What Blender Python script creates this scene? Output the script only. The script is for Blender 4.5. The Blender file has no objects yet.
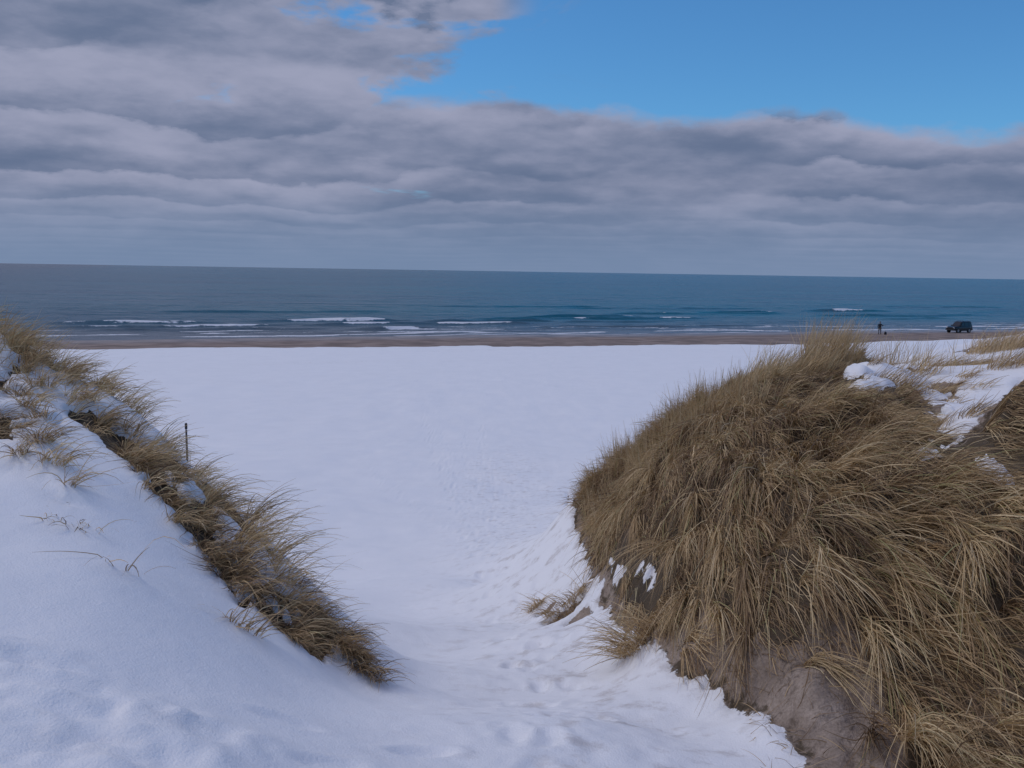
import bpy, bmesh, math, random
import numpy as np
from mathutils import Matrix, Vector
rng = np.random.default_rng(7); random.seed(7)
scene = bpy.context.scene
COL = scene.collection
CLOUD_TOP=(0.45,0.47,0.73); SKY_TINT=(0.53,0.99,1.30); ROW_OFF=0.44; HS=1.2
EYE = 8.2                       # eye height above the sea
F, CX, CY = 963.0, 512.0, 384.0
PITCH, ROLL = math.radians(6.68), math.radians(0.91)

# ------------------------------------------------------------------ camera
cam_d = bpy.data.cameras.new('camera'); cam = bpy.data.objects.new('camera', cam_d); COL.objects.link(cam)
cam_d.sensor_width = 36; cam_d.lens = 36*F/1024; cam_d.clip_end = 200000; cam_d.clip_start = 0.1
MR = Matrix.Rotation(math.radians(90)-PITCH, 3, 'X') @ Matrix.Rotation(ROLL, 3, 'Z')
cam.matrix_world = Matrix.Translation((0, 0, EYE)) @ MR.to_4x4()
scene.camera = cam
MRn = np.array(MR)

def ray(px, py):
    return MRn @ np.array([(px-CX)/F, -(py-CY)/F, -1.0])
def P(px, py, d):               # point of the ray at depth d (metres along +Y)
    r = ray(px, py); return tuple(r/r[1]*d)          # relative to the eye
def Z(x, y, z): return (x, y, z)

# ------------------------------------------------------------------ noise
def _hash(ix, iy, seed):
    h = (ix.astype(np.int64)*374761393 + iy.astype(np.int64)*668265263 + seed*1442695041) & 0x7fffffff
    h = ((h ^ (h >> 13))*1274126177) & 0x7fffffff
    return ((h ^ (h >> 16)) & 0xffff)/65535.0
def vnoise(x, y, seed=0):
    ix, iy = np.floor(x), np.floor(y); fx, fy = x-ix, y-iy
    fx = fx*fx*fx*(fx*(fx*6-15)+10); fy = fy*fy*fy*(fy*(fy*6-15)+10)
    a, b = _hash(ix, iy, seed), _hash(ix+1, iy, seed); c, d = _hash(ix, iy+1, seed), _hash(ix+1, iy+1, seed)
    return (a+(b-a)*fx)*(1-fy)+(c+(d-c)*fx)*fy
def fbm(x, y, o=4, seed=0, g=0.5):
    s = 0; a = 1; t = 0
    for i in range(o):
        ang = 0.6*i; X = x*math.cos(ang)-y*math.sin(ang); Y = x*math.sin(ang)+y*math.cos(ang)
        s = s+a*(vnoise(X*2**i+17.3*i, Y*2**i-9.1*i, seed+i)-0.5); t += a; a *= g
    return s/t*2                # about -1..1
def ss(a, b, x):
    t = np.clip((x-a)/(b-a), 0, 1); return t*t*(3-2*t)

# ------------------------------------------------------------------ dune shape (control points relative to the eye)
CP = [
 # valley floor
 Z(0,-3,-1.55),Z(0,0,-1.62),Z(0.5,1.5,-1.75),Z(-1,2,-1.62),
 P(500,755,4.4),P(600,735,4.9),P(470,684,7),P(560,684,7),P(480,632,10),P(540,628,10),P(450,588,14),P(520,582,14),
 P(380,540,20),P(480,537,20),P(300,480,30),P(480,482,30),P(620,476,30),P(430,728,4.9),P(420,700,6.1),P(660,700,5.9),P(740,755,4.9),
 # left slope facing the camera
 P(0,768,3.0),P(120,768,3.2),P(250,768,3.5),P(380,765,4.1),
 P(0,650,3.8),P(100,660,3.9),P(200,690,4.1),P(300,715,4.5),
 P(0,560,4.8),P(100,575,4.9),P(200,620,5.2),P(300,668,5.5),P(345,700,5.6),
 P(0,490,6.0),P(100,500,6.2),P(200,560,6.2),P(250,600,6.2),
 P(0,430,6.9),P(100,440,7.3),P(0,385,7.8),P(60,400,8.0),P(150,470,7.6),
 P(0,342,8.9),P(50,362,8.8),P(100,397,8.5),P(150,436,8.1),P(200,482,7.7),P(250,530,7.3),P(300,583,6.9),P(345,635,6.5),P(376,686,6.1),
 # behind the left ridge
 Z(-5.2,10.6,-1.9),Z(-5.6,13,-4.1),Z(-3.6,10.2,-2.6),Z(-3.7,12.5,-4.1),Z(-2.7,9.2,-2.6),Z(-2.7,11.0,-3.8),Z(-2.0,8.4,-2.9),Z(-2.0,9.7,-3.5),Z(-1.3,7.9,-3.2),P(402,690,6.6),P(388,662,7.8),P(372,625,9.4),
 Z(-6,5,-0.6),Z(-7,8.5,0.1),Z(-9,12,-1.2),Z(-10,4,0.3),Z(-12,18,-5),Z(-14,10,0.4),Z(-5,1,-0.9),Z(-4,-3,-1.1),Z(-10,25,-6.1),Z(-7,18,-5.2),Z(-18,18,-4),
 # foot of the right dune
 P(806,768,4.6),P(740,722,5.4),P(690,684,6.1),P(640,650,7.0),P(605,612,8.6),P(588,560,10.6),P(572,505,13.2),
 P(540,640,8.4),P(540,600,11),P(530,560,14),
 # its face
 P(700,630,6.4),P(700,560,7.1),P(700,490,8.3),P(700,440,10),P(700,402,12.6),
 P(640,600,7.8),P(640,540,8.9),P(640,490,10.4),P(640,450,13.0),P(598,480,13.8),
 P(800,700,5.05),P(800,620,5.6),P(800,540,6.2),P(800,470,7.3),P(800,425,8.9),P(790,380,11.6),
 P(900,768,4.7),P(900,700,5.05),P(900,600,5.5),P(900,520,6.1),P(900,462,7.0),P(900,412,8.7),P(862,371,11.5),
 P(1000,768,4.4),P(1000,700,4.75),P(1000,600,5.15),P(1000,530,5.6),P(1000,490,6.2),
 P(962,446,8.0),P(960,404,9.6),P(955,374,12),P(940,356,15),P(1005,372,10.5),P(1000,354,14),P(1030,343,15.5),
 P(1024,392,7.2),P(1020,430,6.5),P(1030,470,6.2),
 # behind the right dune
 Z(2.6,15.2,-3.0),Z(1.4,16,-4.0),Z(3.6,14.6,-1.9),Z(5,14.5,-1.6),Z(5.5,19,-2.6),Z(3.2,18,-4.3),Z(1.5,19,-5.1),Z(6,24,-4.8),Z(8.6,20,-2.0),Z(10,27,-5.4),Z(4,26,-6.0),
 Z(6,6,-.35),Z(8,10,-.3),Z(6,3,-.9),Z(4.4,1.5,-1.4),Z(3,0.5,-1.6),Z(3.2,3,-1.95),Z(11,16,-.4),Z(13,22,-3),Z(14,8,0.4),Z(9,0,-.2),
 Z(-20,30,-6.6),Z(0,38,-7.0),Z(20,32,-6.7),Z(-10,38,-7.1),Z(10,38,-7.1),Z(18,14,0.2),Z(4,-4,-1.3),Z(12,-5,0.2),Z(-12,-5,-0.1),
]
CP = np.array(CP)
def tps_fit(C, lam=0.02):
    n = len(C); d = np.linalg.norm(C[:, None, :2]-C[None, :, :2], axis=2)
    K = d*d*np.log(d+1e-9)+np.eye(n)*lam
    Pm = np.c_[np.ones(n), C[:, :2]]
    A = np.zeros((n+3, n+3)); A[:n, :n] = K; A[:n, n:] = Pm; A[n:, :n] = Pm.T
    return np.linalg.solve(A, np.r_[C[:, 2], 0, 0, 0])
WT = tps_fit(CP)
def tps(x, y):
    x = np.asarray(x, float); y = np.asarray(y, float); sh = x.shape; x = x.ravel(); y = y.ravel()
    out = np.empty(len(x)); n = len(CP)
    for i in range(0, len(x), 20000):
        X, Y = x[i:i+20000], y[i:i+20000]
        d2 = (X[:, None]-CP[None, :, 0])**2+(Y[:, None]-CP[None, :, 1])**2
        out[i:i+20000] = (0.5*d2*np.log(d2+1e-12))@WT[:n]+WT[n]+WT[n+1]*X+WT[n+2]*Y
    return out.reshape(sh)
# shoreline: waterline through (-45,106) and (67,152); t = metres inland of it
SA = np.array([-45., 106.]); SD = np.array([112., 46.]); SD /= np.linalg.norm(SD); SN = np.array([SD[1], -SD[0]])  # SN points inland
def shore(x, y):
    s = (x-SA[0])*SD[0]+(y-SA[1])*SD[1]; t = (x-SA[0])*SN[0]+(y-SA[1])*SN[1]
    t = t+1.6*fbm(s/23, s*0+0.5, 3, 40)+0.5*fbm(s/5, s*0+3.5, 2, 44)
    return s, t
def base(x, y):                 # smooth dune and beach height, relative to sea level
    s, t = shore(x, y)
    near = tps(np.clip(x, -24, 24), np.clip(y, -9, 42))+EYE
    beach = np.where(t > 0, np.clip(t*0.016, 0, 0.28)+0.40*ss(20, 80, t), np.maximum(t*0.05, -6))
    fore = 6.3*(1-ss(8, 40, y+5*fbm(x/18, y/30, 2, 60)+6*ss(60, 200, abs(x))))*(0.75+0.4*fbm(x/14, y/14, 3, 61))
    far = beach+fore
    w = (1-ss(34, 46, y))*(1-ss(15, 24, np.abs(x)))*ss(-9, -4, y)
    return near*w+far*(1-w)

# fast sampler of the base height for the near ground
GX, GY = np.arange(-16, 18, 0.08), np.arange(0.5, 34, 0.08)
GB = base(*np.meshgrid(GX, GY, indexing='ij'))
def bil(G, x, y):
    u = np.clip((x-GX[0])/0.08, 0, len(GX)-1.001); v = np.clip((y-GY[0])/0.08, 0, len(GY)-1.001)
    i, j = u.astype(int), v.astype(int); a, b = u-i, v-j
    return (G[i, j]*(1-a)+G[i+1, j]*a)*(1-b)+(G[i, j+1]*(1-a)+G[i+1, j+1]*a)*b
def hit(px, py, y0=2.0, y1=33.0):
    r = ray(px, py); r = r/r[1]; ys = np.arange(y0, y1, 0.02); zz = EYE+r[2]*ys
    h = bil(GB, r[0]*ys, ys); k = np.nonzero(h >= zz)[0]
    if len(k) == 0: return None
    return np.array([r[0]*ys[k[0]], ys[k[0]]])
def poly(pts):                  # polygon on the ground, each corner given by where the photo shows it
    out = []
    for p in pts:
        if len(p) == 3: out.append((p[0], p[1]))
        else:
            q = hit(*p)
            if q is None: print('MISS', p)
            else: out.append(tuple(q))
    return np.array(out)
def sdf(x, y, pg):              # signed distance, positive inside
    x = np.asarray(x, float); y = np.asarray(y, float)
    d = np.full(x.shape, 1e9); ins = np.zeros(x.shape, bool); n = len(pg)
    for i in range(n):
        ax, ay = pg[i]; bx, by = pg[(i+1) % n]; ex, ey = bx-ax, by-ay; L = ex*ex+ey*ey+1e-12
        t = np.clip(((x-ax)*ex+(y-ay)*ey)/L, 0, 1); d = np.minimum(d, np.hypot(x-ax-t*ex, y-ay-t*ey))
        c = ((ay > y) != (by > y)) & (x < (bx-ax)*(y-ay)/((by-ay)+1e-12)+ax); ins ^= c
    return np.where(ins, d, -d)

# ------------------------------------------------------------------ cover regions (world polygons)
RIGHT = poly([(568,492),(574,520),(582,548),(592,580),(604,608),(622,636),(645,655),(672,672),(690,684),(740,722),(800,762)]
             +[(1.32,4.2,0),(1.3,3.0,0),(3.2,3.0,0),(5.5,3.6,0),(7.5,6,0),(6.5,8.8,0)]
             +[(1023,385),(1000,405),(975,432),(955,452),(940,438),(932,415),(925,390),(915,372),(900,362)]
             +[(4.9,13.3,0),(3.6,14.1,0),(2.6,14.8,0),(1.6,15.2,0),(0.95,14.9,0)])
SANDY = [poly([(660,640),(690,620),(735,636),(775,662),(798,655),(820,628),(850,628),(868,665),(872,710),(890,767),(1.9,4.0,0),(1.2,4.0,0),(740,722),(690,684)]),
         poly([(960,722),(1000,700),(1023,705),(1023,767),(940,767)])]
HOLES = [poly([(632,578),(645,576),(660,588),(664,600),(650,604),(638,594)]), poly([(606,570),(618,572),(628,583),(620,590),(610,582)]),
         poly([(648,640),(654,636),(661,650),(657,656)]), poly([(906,478),(930,474),(945,482),(930,492),(912,493)]),
         poly([(975,482),(1000,487),(1018,504),(1010,511),(990,500)]), poly([(840,404),(870,398),(862,412),(845,416)]),
         poly([(925,455),(945,462),(958,472),(945,474)]), poly([(846,380),(866,366),(890,362),(915,366),(928,385),(926,402),(905,394),(885,400),(866,412),(846,414),(842,396)])]
LEFT = poly([(0,345),(45,366),(100,405),(150,445),(200,488),(250,536),(300,590),(345,645),(376,688)]
            +[(362,690),(330,668),(296,648),(262,624),(236,618),(222,590),(196,562),(180,540),(150,505),(128,470),(100,452),(80,430),(66,424),(60,470),(85,520),(62,516),(30,480),(0,455)]
            +[(-5,6.6,0),(-7,7.2,0),(-7,9.6,0)])
LEFT[:9] += np.linspace(0.45, 0.0, 9)[:, None]*np.array([[0.75, 0.65]])
DARK = [poly([(178,528),(196,556),(216,588),(226,606),(250,600),(236,566),(215,536),(200,516)]),
        poly([(120,460),(150,492),(178,520),(178,505),(150,474),(130,455)]),
        poly([(300,596),(340,628),(366,670),(376,690),(352,672),(318,636),(292,612)]),
        poly([(240,606),(262,600),(300,636),(320,662),(290,650),(262,630)])]
# ------------------------------------------------------------------ ground masks
def masks(x, y):
    """snow 1/0 field (soft), sand field, cover field at ground points"""
    n = fbm(x*3.1, y*3.1, 4, 5); n2 = fbm(x*9, y*9, 3, 9)
    r = sdf(x, y, RIGHT)
    bare = ss(-0.10, 0.10, r+0.05*n+0.06*n2)
    for h in HOLES: bare *= 1-ss(-0.03, 0.05, sdf(x, y, h)+0.04*n+0.05*n2)
    bare = np.maximum(bare, ss(0.16, 0.34, fbm(x*3.7+2, y*3.7, 3, 66)+0.3*n2)*ss(-0.5, -0.1, sdf(x, y, HOLES[7]))*ss(6.5, 8, y))
    for h in DARK: bare = np.maximum(bare, ss(-0.03, 0.03, sdf(x, y, h)-0.02+0.16*n+0.14*n2))
    l = sdf(x, y, LEFT); hm = fbm(x*3.3, y*3.3, 3, 37)+0.22*n2
    bare = np.maximum(bare, ss(0.07, -0.09, hm)*ss(-0.02, 0.12, l))
    for (px, py, rad) in ((562,620,0.17),(545,616,0.10),(580,622,0.13),(948,370,0.5),(942,392,0.16),(1000,348,0.7),(912,418,0.3),(925,412,0.2)):
        q = hit(px, py)
        if q is not None:
            bare = np.maximum(bare, ss(-0.3, 0.3, 1-np.hypot((x-q[0]), (y-q[1])*0.9)/rad+0.8*n2))
    # thin broken cover on the top right of the dune
    return 1-bare
# ------------------------------------------------------------------ ground mesh
def steps(a, b, f):
    out = [a]
    while out[-1] < b: out.append(out[-1]+f(out[-1]))
    return np.array(out)
yn = steps(2.6, 40000, lambda v: max(0.028, 0.0062*v) if v < 12 else (0.0095*v if v < 190 else (0.05*v if v < 2000 else 0.3*v)))
yb = -steps(-2.6, 3000, lambda v: max(0.12, 0.12*abs(v+2.6)+0.06))[1:][::-1]
ys = np.r_[yb, yn]
xp = steps(0, 40000, lambda v: 0.03 if v < 4.2 else min(0.03*1.03**((v-4.2)/0.05), max(0.028*v, 0.03)) if v < 300 else 0.25*v)
xs = np.r_[-xp[1:][::-1], xp]
print('ground grid', len(xs), len(ys))
X, Y = np.meshgrid(xs, ys, indexing='ij')
H = base(X, Y)
SNOW = np.ones_like(X)
nb = (np.abs(X) < 17) & (Y > 1) & (Y < 33)
SNOW[nb] = masks(X[nb], Y[nb])
ls, lt = shore(X, Y)
# snow surface relief
nearw = (1-ss(40, 70, Y))*ss(0.5, 2, Y)
rel = 0.07*fbm(X*0.55, Y*0.55, 3, 21)*ss(8, 16, Y)*(1-ss(60,90,lt*0+Y))+0.024*fbm(X*1.3, Y*1.3, 3, 22)+0.006*fbm(X*4.5, Y*4.5, 3, 23)*(1-ss(12, 30, Y))
# wind drift ripples on the open beach
rel = rel+0.014*fbm(X*0.25+0.4*Y, Y*0.9, 3, 29)*ss(14, 25, Y)*ss(12, 16, lt)
# trodden snow: the path through the gap and the berm the camera stands on
pathx = 0.35-0.02*(Y-5)+0.15*np.sin(Y*0.35)
trod = np.exp(-((X-pathx)/(0.75+0.03*Y))**2)*(1-ss(26, 45, Y))*0.55
bl = poly([(0,640),(60,655),(150,700),(230,735),(300,767),(0,767)]); blp = np.array([(-4.2,3.7)]+[tuple(p) for p in bl[:5]]+[(-0.6,2.4),(-0.6,1),(-4.2,1)])
bs = sdf(X, Y, blp); berm = ss(-0.05, 0.35, bs)
lumps = fbm(X*5.5, Y*5.5, 3, 31)
rel = rel+trod*(0.03*lumps+0.018*fbm(X*12, Y*12, 2, 33))+berm*(0.05+0.036*lumps+0.02*fbm(X*13, Y*13, 2, 35))
lm = np.zeros_like(X); lm[nb] = ss(-0.15, 0.25, sdf(X[nb], Y[nb], LEFT))
hum = fbm(X*3.3, Y*3.3, 3, 37); rel = rel+lm*(0.075*ss(-0.3, 0.3, hum+0.12*fbm(X*9, Y*9, 2, 39))-0.03+0.05*fbm(X*7, Y*7, 3, 38))
# footprints
fp = []
def track(pts, stride, amp=1.0, wob=0.05):
    pts = [np.array(p, float) for p in pts]; k = 0
    for a, b in zip(pts[:-1], pts[1:]):
        L = np.linalg.norm(b-a); n = max(1, int(L/stride)); d = (b-a)/L; nrm = np.array([-d[1], d[0]])
        for i in range(n):
            p = a+d*(i*stride)+nrm*(0.11*(-1)**k+random.gauss(0, wob))+d*random.gauss(0, 0.06); k += 1
            fp.append((p[0], p[1], math.atan2(d[1], d[0])+random.gauss(0, 0.2), amp*random.uniform(0.5, 1.0)))
for j in range(5):
    o = random.uniform(-0.35, 0.35)
    track([(0.2+o, 3.2), (0.35+o, 6), (0.25+1.2*o, 10), (-0.1+2*o, 16), (-0.8+4*o, 26), (-2+9*o, 42), (-4+20*o, 75)], 0.68, 0.8)
track([(-2.6,3.2),(-1.6,3.3),(-0.6,3.5),(0.3,4.2)], 0.6, 1.2); track([(-2.8,3.6),(-1.9,3.7),(-1.0,3.9),(0.1,4.6)], 0.6, 1.0)
track([(1.5,20),(4,30),(9,48),(20,80)], 0.7, 0.6); track([(-1,20),(-5,33),(-14,60),(-30,85)], 0.7, 0.6)
for (x, y, a, am) in fp:
    ix = np.searchsorted(xs, [x-0.35, x+0.35]); iy = np.searchsorted(ys, [y-0.4, y+0.4])
    if ix[1]-ix[0] < 2 or iy[1]-iy[0] < 2: continue
    sl = (slice(*ix), slice(*iy)); dx, dy = X[sl]-x, Y[sl]-y
    u = (dx*math.cos(a)+dy*math.sin(a))/0.15; v = (-dx*math.sin(a)+dy*math.cos(a))/0.07; r = np.sqrt(u*u+v*v)
    rel[sl] += am*(-0.026*(1-ss(0.6, 1.15, r))+0.009*np.exp(-((r-1.35)/0.28)**2))
wet = 1-ss(8, 14, lt)
snow_line = 15.0+7.5*ss(-15, 60, ls)+2.5*fbm(ls/30, ls*0+9, 3, 50)+3.6*fbm(ls/9, lt/5, 4, 51)
SNOW = SNOW*ss(-0.5, 0.5, lt-snow_line)
rough_sand = 0.07*fbm(X*2.2, Y*2.2, 4, 41)-0.06*np.abs(fbm(X*4.0, Y*2.0, 3, 47))+0.03*ss(0.1, 0.25, fbm(X*6, Y*6, 3, 48))+0.05*fbm(X*8, Y*8, 4, 42, 0.65)
thick = 0.075
H2 = H+(rel*np.where(nearw > 0, 1, 0.6)+thick)*SNOW*ss(-2, 2, lt)+rough_sand*(1-SNOW)*nb
# scarp of bare sand along the foot of the right dune
for_s = sdf(X, Y, RIGHT)
H2 = H2+0.10*ss(0.0, 0.22, for_s)*nb*(1-ss(9, 14, Y))+ss(0.05, 0.5, for_s)*nb*(0.16*fbm(X*1.7, Y*1.7, 3, 171)+0.07*fbm(X*4.5, Y*4.5, 3, 172))
def grid_mesh(name, X, Y, Zv, attrs):
    nx, ny = X.shape; co = np.stack([X, Y, Zv], -1).reshape(-1, 3).astype(np.float32)
    i, j = np.meshgrid(np.arange(nx-1), np.arange(ny-1), indexing='ij'); a = (i*ny+j).ravel()
    q = np.stack([a, a+ny, a+ny+1, a+1], -1).astype(np.int32)
    me = bpy.data.meshes.new(name); me.vertices.add(len(co)); me.vertices.foreach_set('co', co.ravel())
    me.loops.add(q.size); me.loops.foreach_set('vertex_index', q.ravel()); me.polygons.add(len(q))
    me.polygons.foreach_set('loop_start', np.arange(0, q.size, 4, dtype=np.int32)); me.update(calc_edges=True)
    me.polygons.foreach_set('use_smooth', np.ones(len(q), bool))
    for k, v in attrs.items():
        at = me.attributes.new(k, 'FLOAT', 'POINT'); at.data.foreach_set('value', v.ravel().astype(np.float32))
    return me
def link(name, me, mat=None, parent=None, **props):
    o = bpy.data.objects.new(name, me); COL.objects.link(o)
    if mat: me.materials.append(mat)
    if parent: o.parent = parent
    for k, v in props.items(): o[k] = v
    return o

# ------------------------------------------------------------------ node helpers
def new_mat(name):
    m = bpy.data.materials.new(name); m.use_nodes = True; nt = m.node_tree
    return m, nt, nt.nodes['Principled BSDF']
def N(nt, typ, **kw):
    n = nt.nodes.new(typ)
    for k, v in kw.items():
        if k.startswith('i_'): n.inputs[k[2:].replace('_', ' ')].default_value = v
        else: setattr(n, k, v)
    return n
def math_n(nt, op, a, b=None, c=None, clamp=False):
    n = nt.nodes.new('ShaderNodeMath'); n.operation = op; n.use_clamp = clamp
    for k, v in enumerate((a, b, c)):
        if v is None: continue
        if isinstance(v, (int, float)): n.inputs[k].default_value = v
        else: nt.links.new(v, n.inputs[k])
    return n.outputs[0]
def noise_n(nt, vec, scale, detail=4, rough=0.5, dist=0.0):
    n = N(nt, 'ShaderNodeTexNoise'); n.inputs['Scale'].default_value = scale; n.inputs['Detail'].default_value = detail
    n.inputs['Roughness'].default_value = rough; n.inputs['Distortion'].default_value = dist
    if vec is not None: nt.links.new(vec, n.inputs['Vector'])
    return n.outputs['Fac']
def mixc(nt, fac, a, b):
    n = nt.nodes.new('ShaderNodeMix'); n.data_type = 'RGBA'
    if isinstance(fac, (int, float)): n.inputs[0].default_value = fac
    else: nt.links.new(fac, n.inputs[0])
    for s, v in ((6, a), (7, b)):
        if isinstance(v, tuple): n.inputs[s].default_value = (*v, 1) if len(v) == 3 else v
        else: nt.links.new(v, n.inputs[s])
    return n.outputs[2]
def ramp(nt, fac, a, b, c=0.0, d=1.0, smooth=True):
    n = N(nt, 'ShaderNodeMapRange'); n.interpolation_type = 'SMOOTHSTEP' if smooth else 'LINEAR'
    nt.links.new(fac, n.inputs[0]); n.inputs[1].default_value = a; n.inputs[2].default_value = b; n.inputs[3].default_value = c; n.inputs[4].default_value = d
    return n.outputs[0]
def attr(nt, name):
    n = N(nt, 'ShaderNodeAttribute'); n.attribute_name = name; return n.outputs['Fac']

# ------------------------------------------------------------------ ground material
gm, nt, bs_ = new_mat('snow_and_sand'); L = nt.links.new
geo = N(nt, 'ShaderNodeNewGeometry').outputs['Position']
sn = attr(nt, 'snow'); shr = attr(nt, 'shore')
e = math_n(nt, 'ADD', sn, math_n(nt, 'MULTIPLY', math_n(nt, 'SUBTRACT', noise_n(nt, geo, 20, 6, 0.68), 0.5), 0.8))
sf = ramp(nt, e, 0.44, 0.54)
nsand = noise_n(nt, geo, 3.0, 6, 0.6); nfine = noise_n(nt, geo, 60, 4, 0.6)
dry = mixc(nt, ramp(nt, nsand, 0.3, 0.7), (0.21, 0.163, 0.13), (0.41, 0.333, 0.275))
dry = mixc(nt, ramp(nt, nfine, 0.35, 0.75, 0, 0.55), dry, (0.13, 0.098, 0.07))
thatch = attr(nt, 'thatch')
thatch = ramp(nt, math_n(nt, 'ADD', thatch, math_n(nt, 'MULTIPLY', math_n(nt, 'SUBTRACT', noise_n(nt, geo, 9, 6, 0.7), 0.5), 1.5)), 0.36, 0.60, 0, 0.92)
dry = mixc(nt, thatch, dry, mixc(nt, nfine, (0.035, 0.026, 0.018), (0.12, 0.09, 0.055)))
wetc = mixc(nt, ramp(nt, noise_n(nt, geo, 0.35, 4), 0.35, 0.65), (0.19, 0.148, 0.125), (0.31, 0.240, 0.205))
dry = mixc(nt, ramp(nt, noise_n(nt, geo, 7.0, 7, 0.7, 0.6), 0.56, 0.66, 0, 0.7), dry, (0.11, 0.083, 0.062))
sandc = mixc(nt, ramp(nt, shr, 25, 30), wetc, dry)
snc = mixc(nt, ramp(nt, noise_n(nt, geo, 0.8, 5, 0.6), 0.3, 0.7), (0.845, 0.855, 0.875), (0.875, 0.882, 0.90))
# windblown sand dusting on the trodden path and near the sand
dust = math_n(nt, 'MULTIPLY', attr(nt, 'dust'), ramp(nt, noise_n(nt, geo, 4.0, 6, 0.65), 0.50, 0.70))
snc = mixc(nt, math_n(nt, 'MULTIPLY', dust, 0.5), snc, (0.36, 0.30, 0.26))
L(mixc(nt, sf, sandc, snc), bs_.inputs['Base Color'])
wetr = ramp(nt, shr, 3.0, 11.0, 0.32, 0.9)
rr = nt.nodes.new('ShaderNodeMix'); rr.data_type = 'FLOAT'; L(sf, rr.inputs[0]); L(wetr, rr.inputs[2]); rr.inputs[3].default_value = 0.75
L(rr.outputs[0], bs_.inputs['Roughness']); bs_.inputs['Specular IOR Level'].default_value = 0.25
bmp = N(nt, 'ShaderNodeBump'); bmp.inputs['Strength'].default_value = 0.5; bmp.inputs['Distance'].default_value = 0.03
ramp2 = ramp(nt, sf, 0, 1, 2.6, 0.30)
hh = math_n(nt, 'ADD', math_n(nt, 'MULTIPLY', noise_n(nt, geo, 14, 5, 0.55), ramp2), math_n(nt, 'MULTIPLY', noise_n(nt, geo, 90, 3, 0.6), 0.34))
hh = math_n(nt, 'ADD', hh, math_n(nt, 'MULTIPLY', e, 0.4)); L(hh, bmp.inputs['Height']); L(bmp.outputs[0], bs_.inputs['Normal'])

thm = np.zeros_like(X)
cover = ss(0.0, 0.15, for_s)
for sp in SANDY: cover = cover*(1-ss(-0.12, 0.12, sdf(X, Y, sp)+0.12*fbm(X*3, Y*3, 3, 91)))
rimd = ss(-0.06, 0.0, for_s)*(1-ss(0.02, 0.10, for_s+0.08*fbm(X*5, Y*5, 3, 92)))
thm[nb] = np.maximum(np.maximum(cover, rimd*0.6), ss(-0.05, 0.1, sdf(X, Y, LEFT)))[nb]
dustm = 0.55*ss(2, 8, lt-snow_line)*(1-ss(30, 60, lt))*ss(0.0, 0.5, fbm(ls/18, lt/1.3, 4, 55))+trod*1.3+berm*0.15+0.5*ss(-1.4, 0, for_s)*(1-ss(0, .3, for_s))
ground = link('ground', grid_mesh('ground', X, Y, H2, {'snow': SNOW, 'shore': lt, 'thatch': thm*0.9, 'dust': np.clip(dustm, 0, 1)}), gm, kind='structure', label='snow covered dune valley and beach with a strip of bare wet sand')
def gh(x, y):                   # final ground height by lookup in the warped grid
    x = np.asarray(x, float); y = np.asarray(y, float)
    i = np.clip(np.searchsorted(xs, x)-1, 0, len(xs)-2); j = np.clip(np.searchsorted(ys, y)-1, 0, len(ys)-2)
    a = (x-xs[i])/(xs[i+1]-xs[i]); b = (y-ys[j])/(ys[j+1]-ys[j])
    return (H2[i, j]*(1-a)+H2[i+1, j]*a)*(1-b)+(H2[i, j+1]*(1-a)+H2[i+1, j+1]*a)*b
def gsnow(x, y):
    i = np.clip(np.searchsorted(xs, x), 0, len(xs)-1); j = np.clip(np.searchsorted(ys, y), 0, len(ys)-1); return SNOW[i, j]
# ------------------------------------------------------------------ sea
ts = np.r_[steps(-6, 110, lambda v: 0.22 if v < 60 else 0.22+0.01*(v-60)), 0]; ts = ts[:-1]
ts = np.r_[ts, steps(ts[-1]*1.02, 60000, lambda v: max(0.9, 0.02*v) if v < 900 else 0.3*v)]
spos = steps(0, 60000, lambda v: 0.75 if v < 130 else 0.75*1.12**((v-130)/40) if v < 500 else 0.3*v)
sneg = steps(0, 60000, lambda v: 0.75 if v < 70 else 0.75*1.12**((v-70)/40) if v < 500 else 0.3*v)
sv = np.r_[-sneg[1:][::-1], spos]
print('sea grid', len(sv), len(ts))
S, T = np.meshgrid(sv, ts, indexing='ij')
# T = metres seaward of the mean waterline
XW = SA[0]+SD[0]*S-SN[0]*T; YW = SA[1]+SD[1]*S-SN[1]*T
amp = ss(0, 8, T)
hz = amp*(0.10*fbm(S/9, T/2.6, 4, 71)+0.05*fbm(S/2.5, T/1.0, 3, 72))+0.10*fbm(S/40, T/9, 3, 73)*ss(30, 60, T)
hz = hz+amp*0.13*np.clip(fbm(S/22, T/4.5, 3, 75)-0.1, 0, 1)*2
foam = np.zeros_like(S)
def breaker(t0, s0, s1, h, foamparts, width=1.5, seed=0):
    """a wave front lying along the shore at t0 from s0 to s1, broken white where foamparts say"""
    global hz, foam
    tc = t0+2.2*fbm(S/26, S*0+seed, 3, 80+seed)+0.5*fbm(S/6, S*0+seed, 2, 90+seed)
    env = ss(s0-4, s0+6, S)*(1-ss(s1-6, s1+4, S))*(0.8+0.35*fbm(S/7, S*0+seed, 2, 95+seed))
    d = T-tc                    # positive seaward; steep face landward
    shp = np.where(d < 0, np.exp(-(d/(width*0.45))**2), np.exp(-(d/(width*1.4))**2))
    hz = hz+h*env*shp
    for (a, b, k) in foamparts:
        m = ss(a-1, a+3, S)*(1-ss(b-3, b+1, S))
        f = np.where(d < 0, np.exp(-(d/(width*0.5))**2), np.exp(-(d/(width*0.25))**2))
        foam = np.maximum(foam, k*m*f*env*(0.85+0.7*fbm(S/2.2, T/0.8, 3, 97)))
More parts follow.
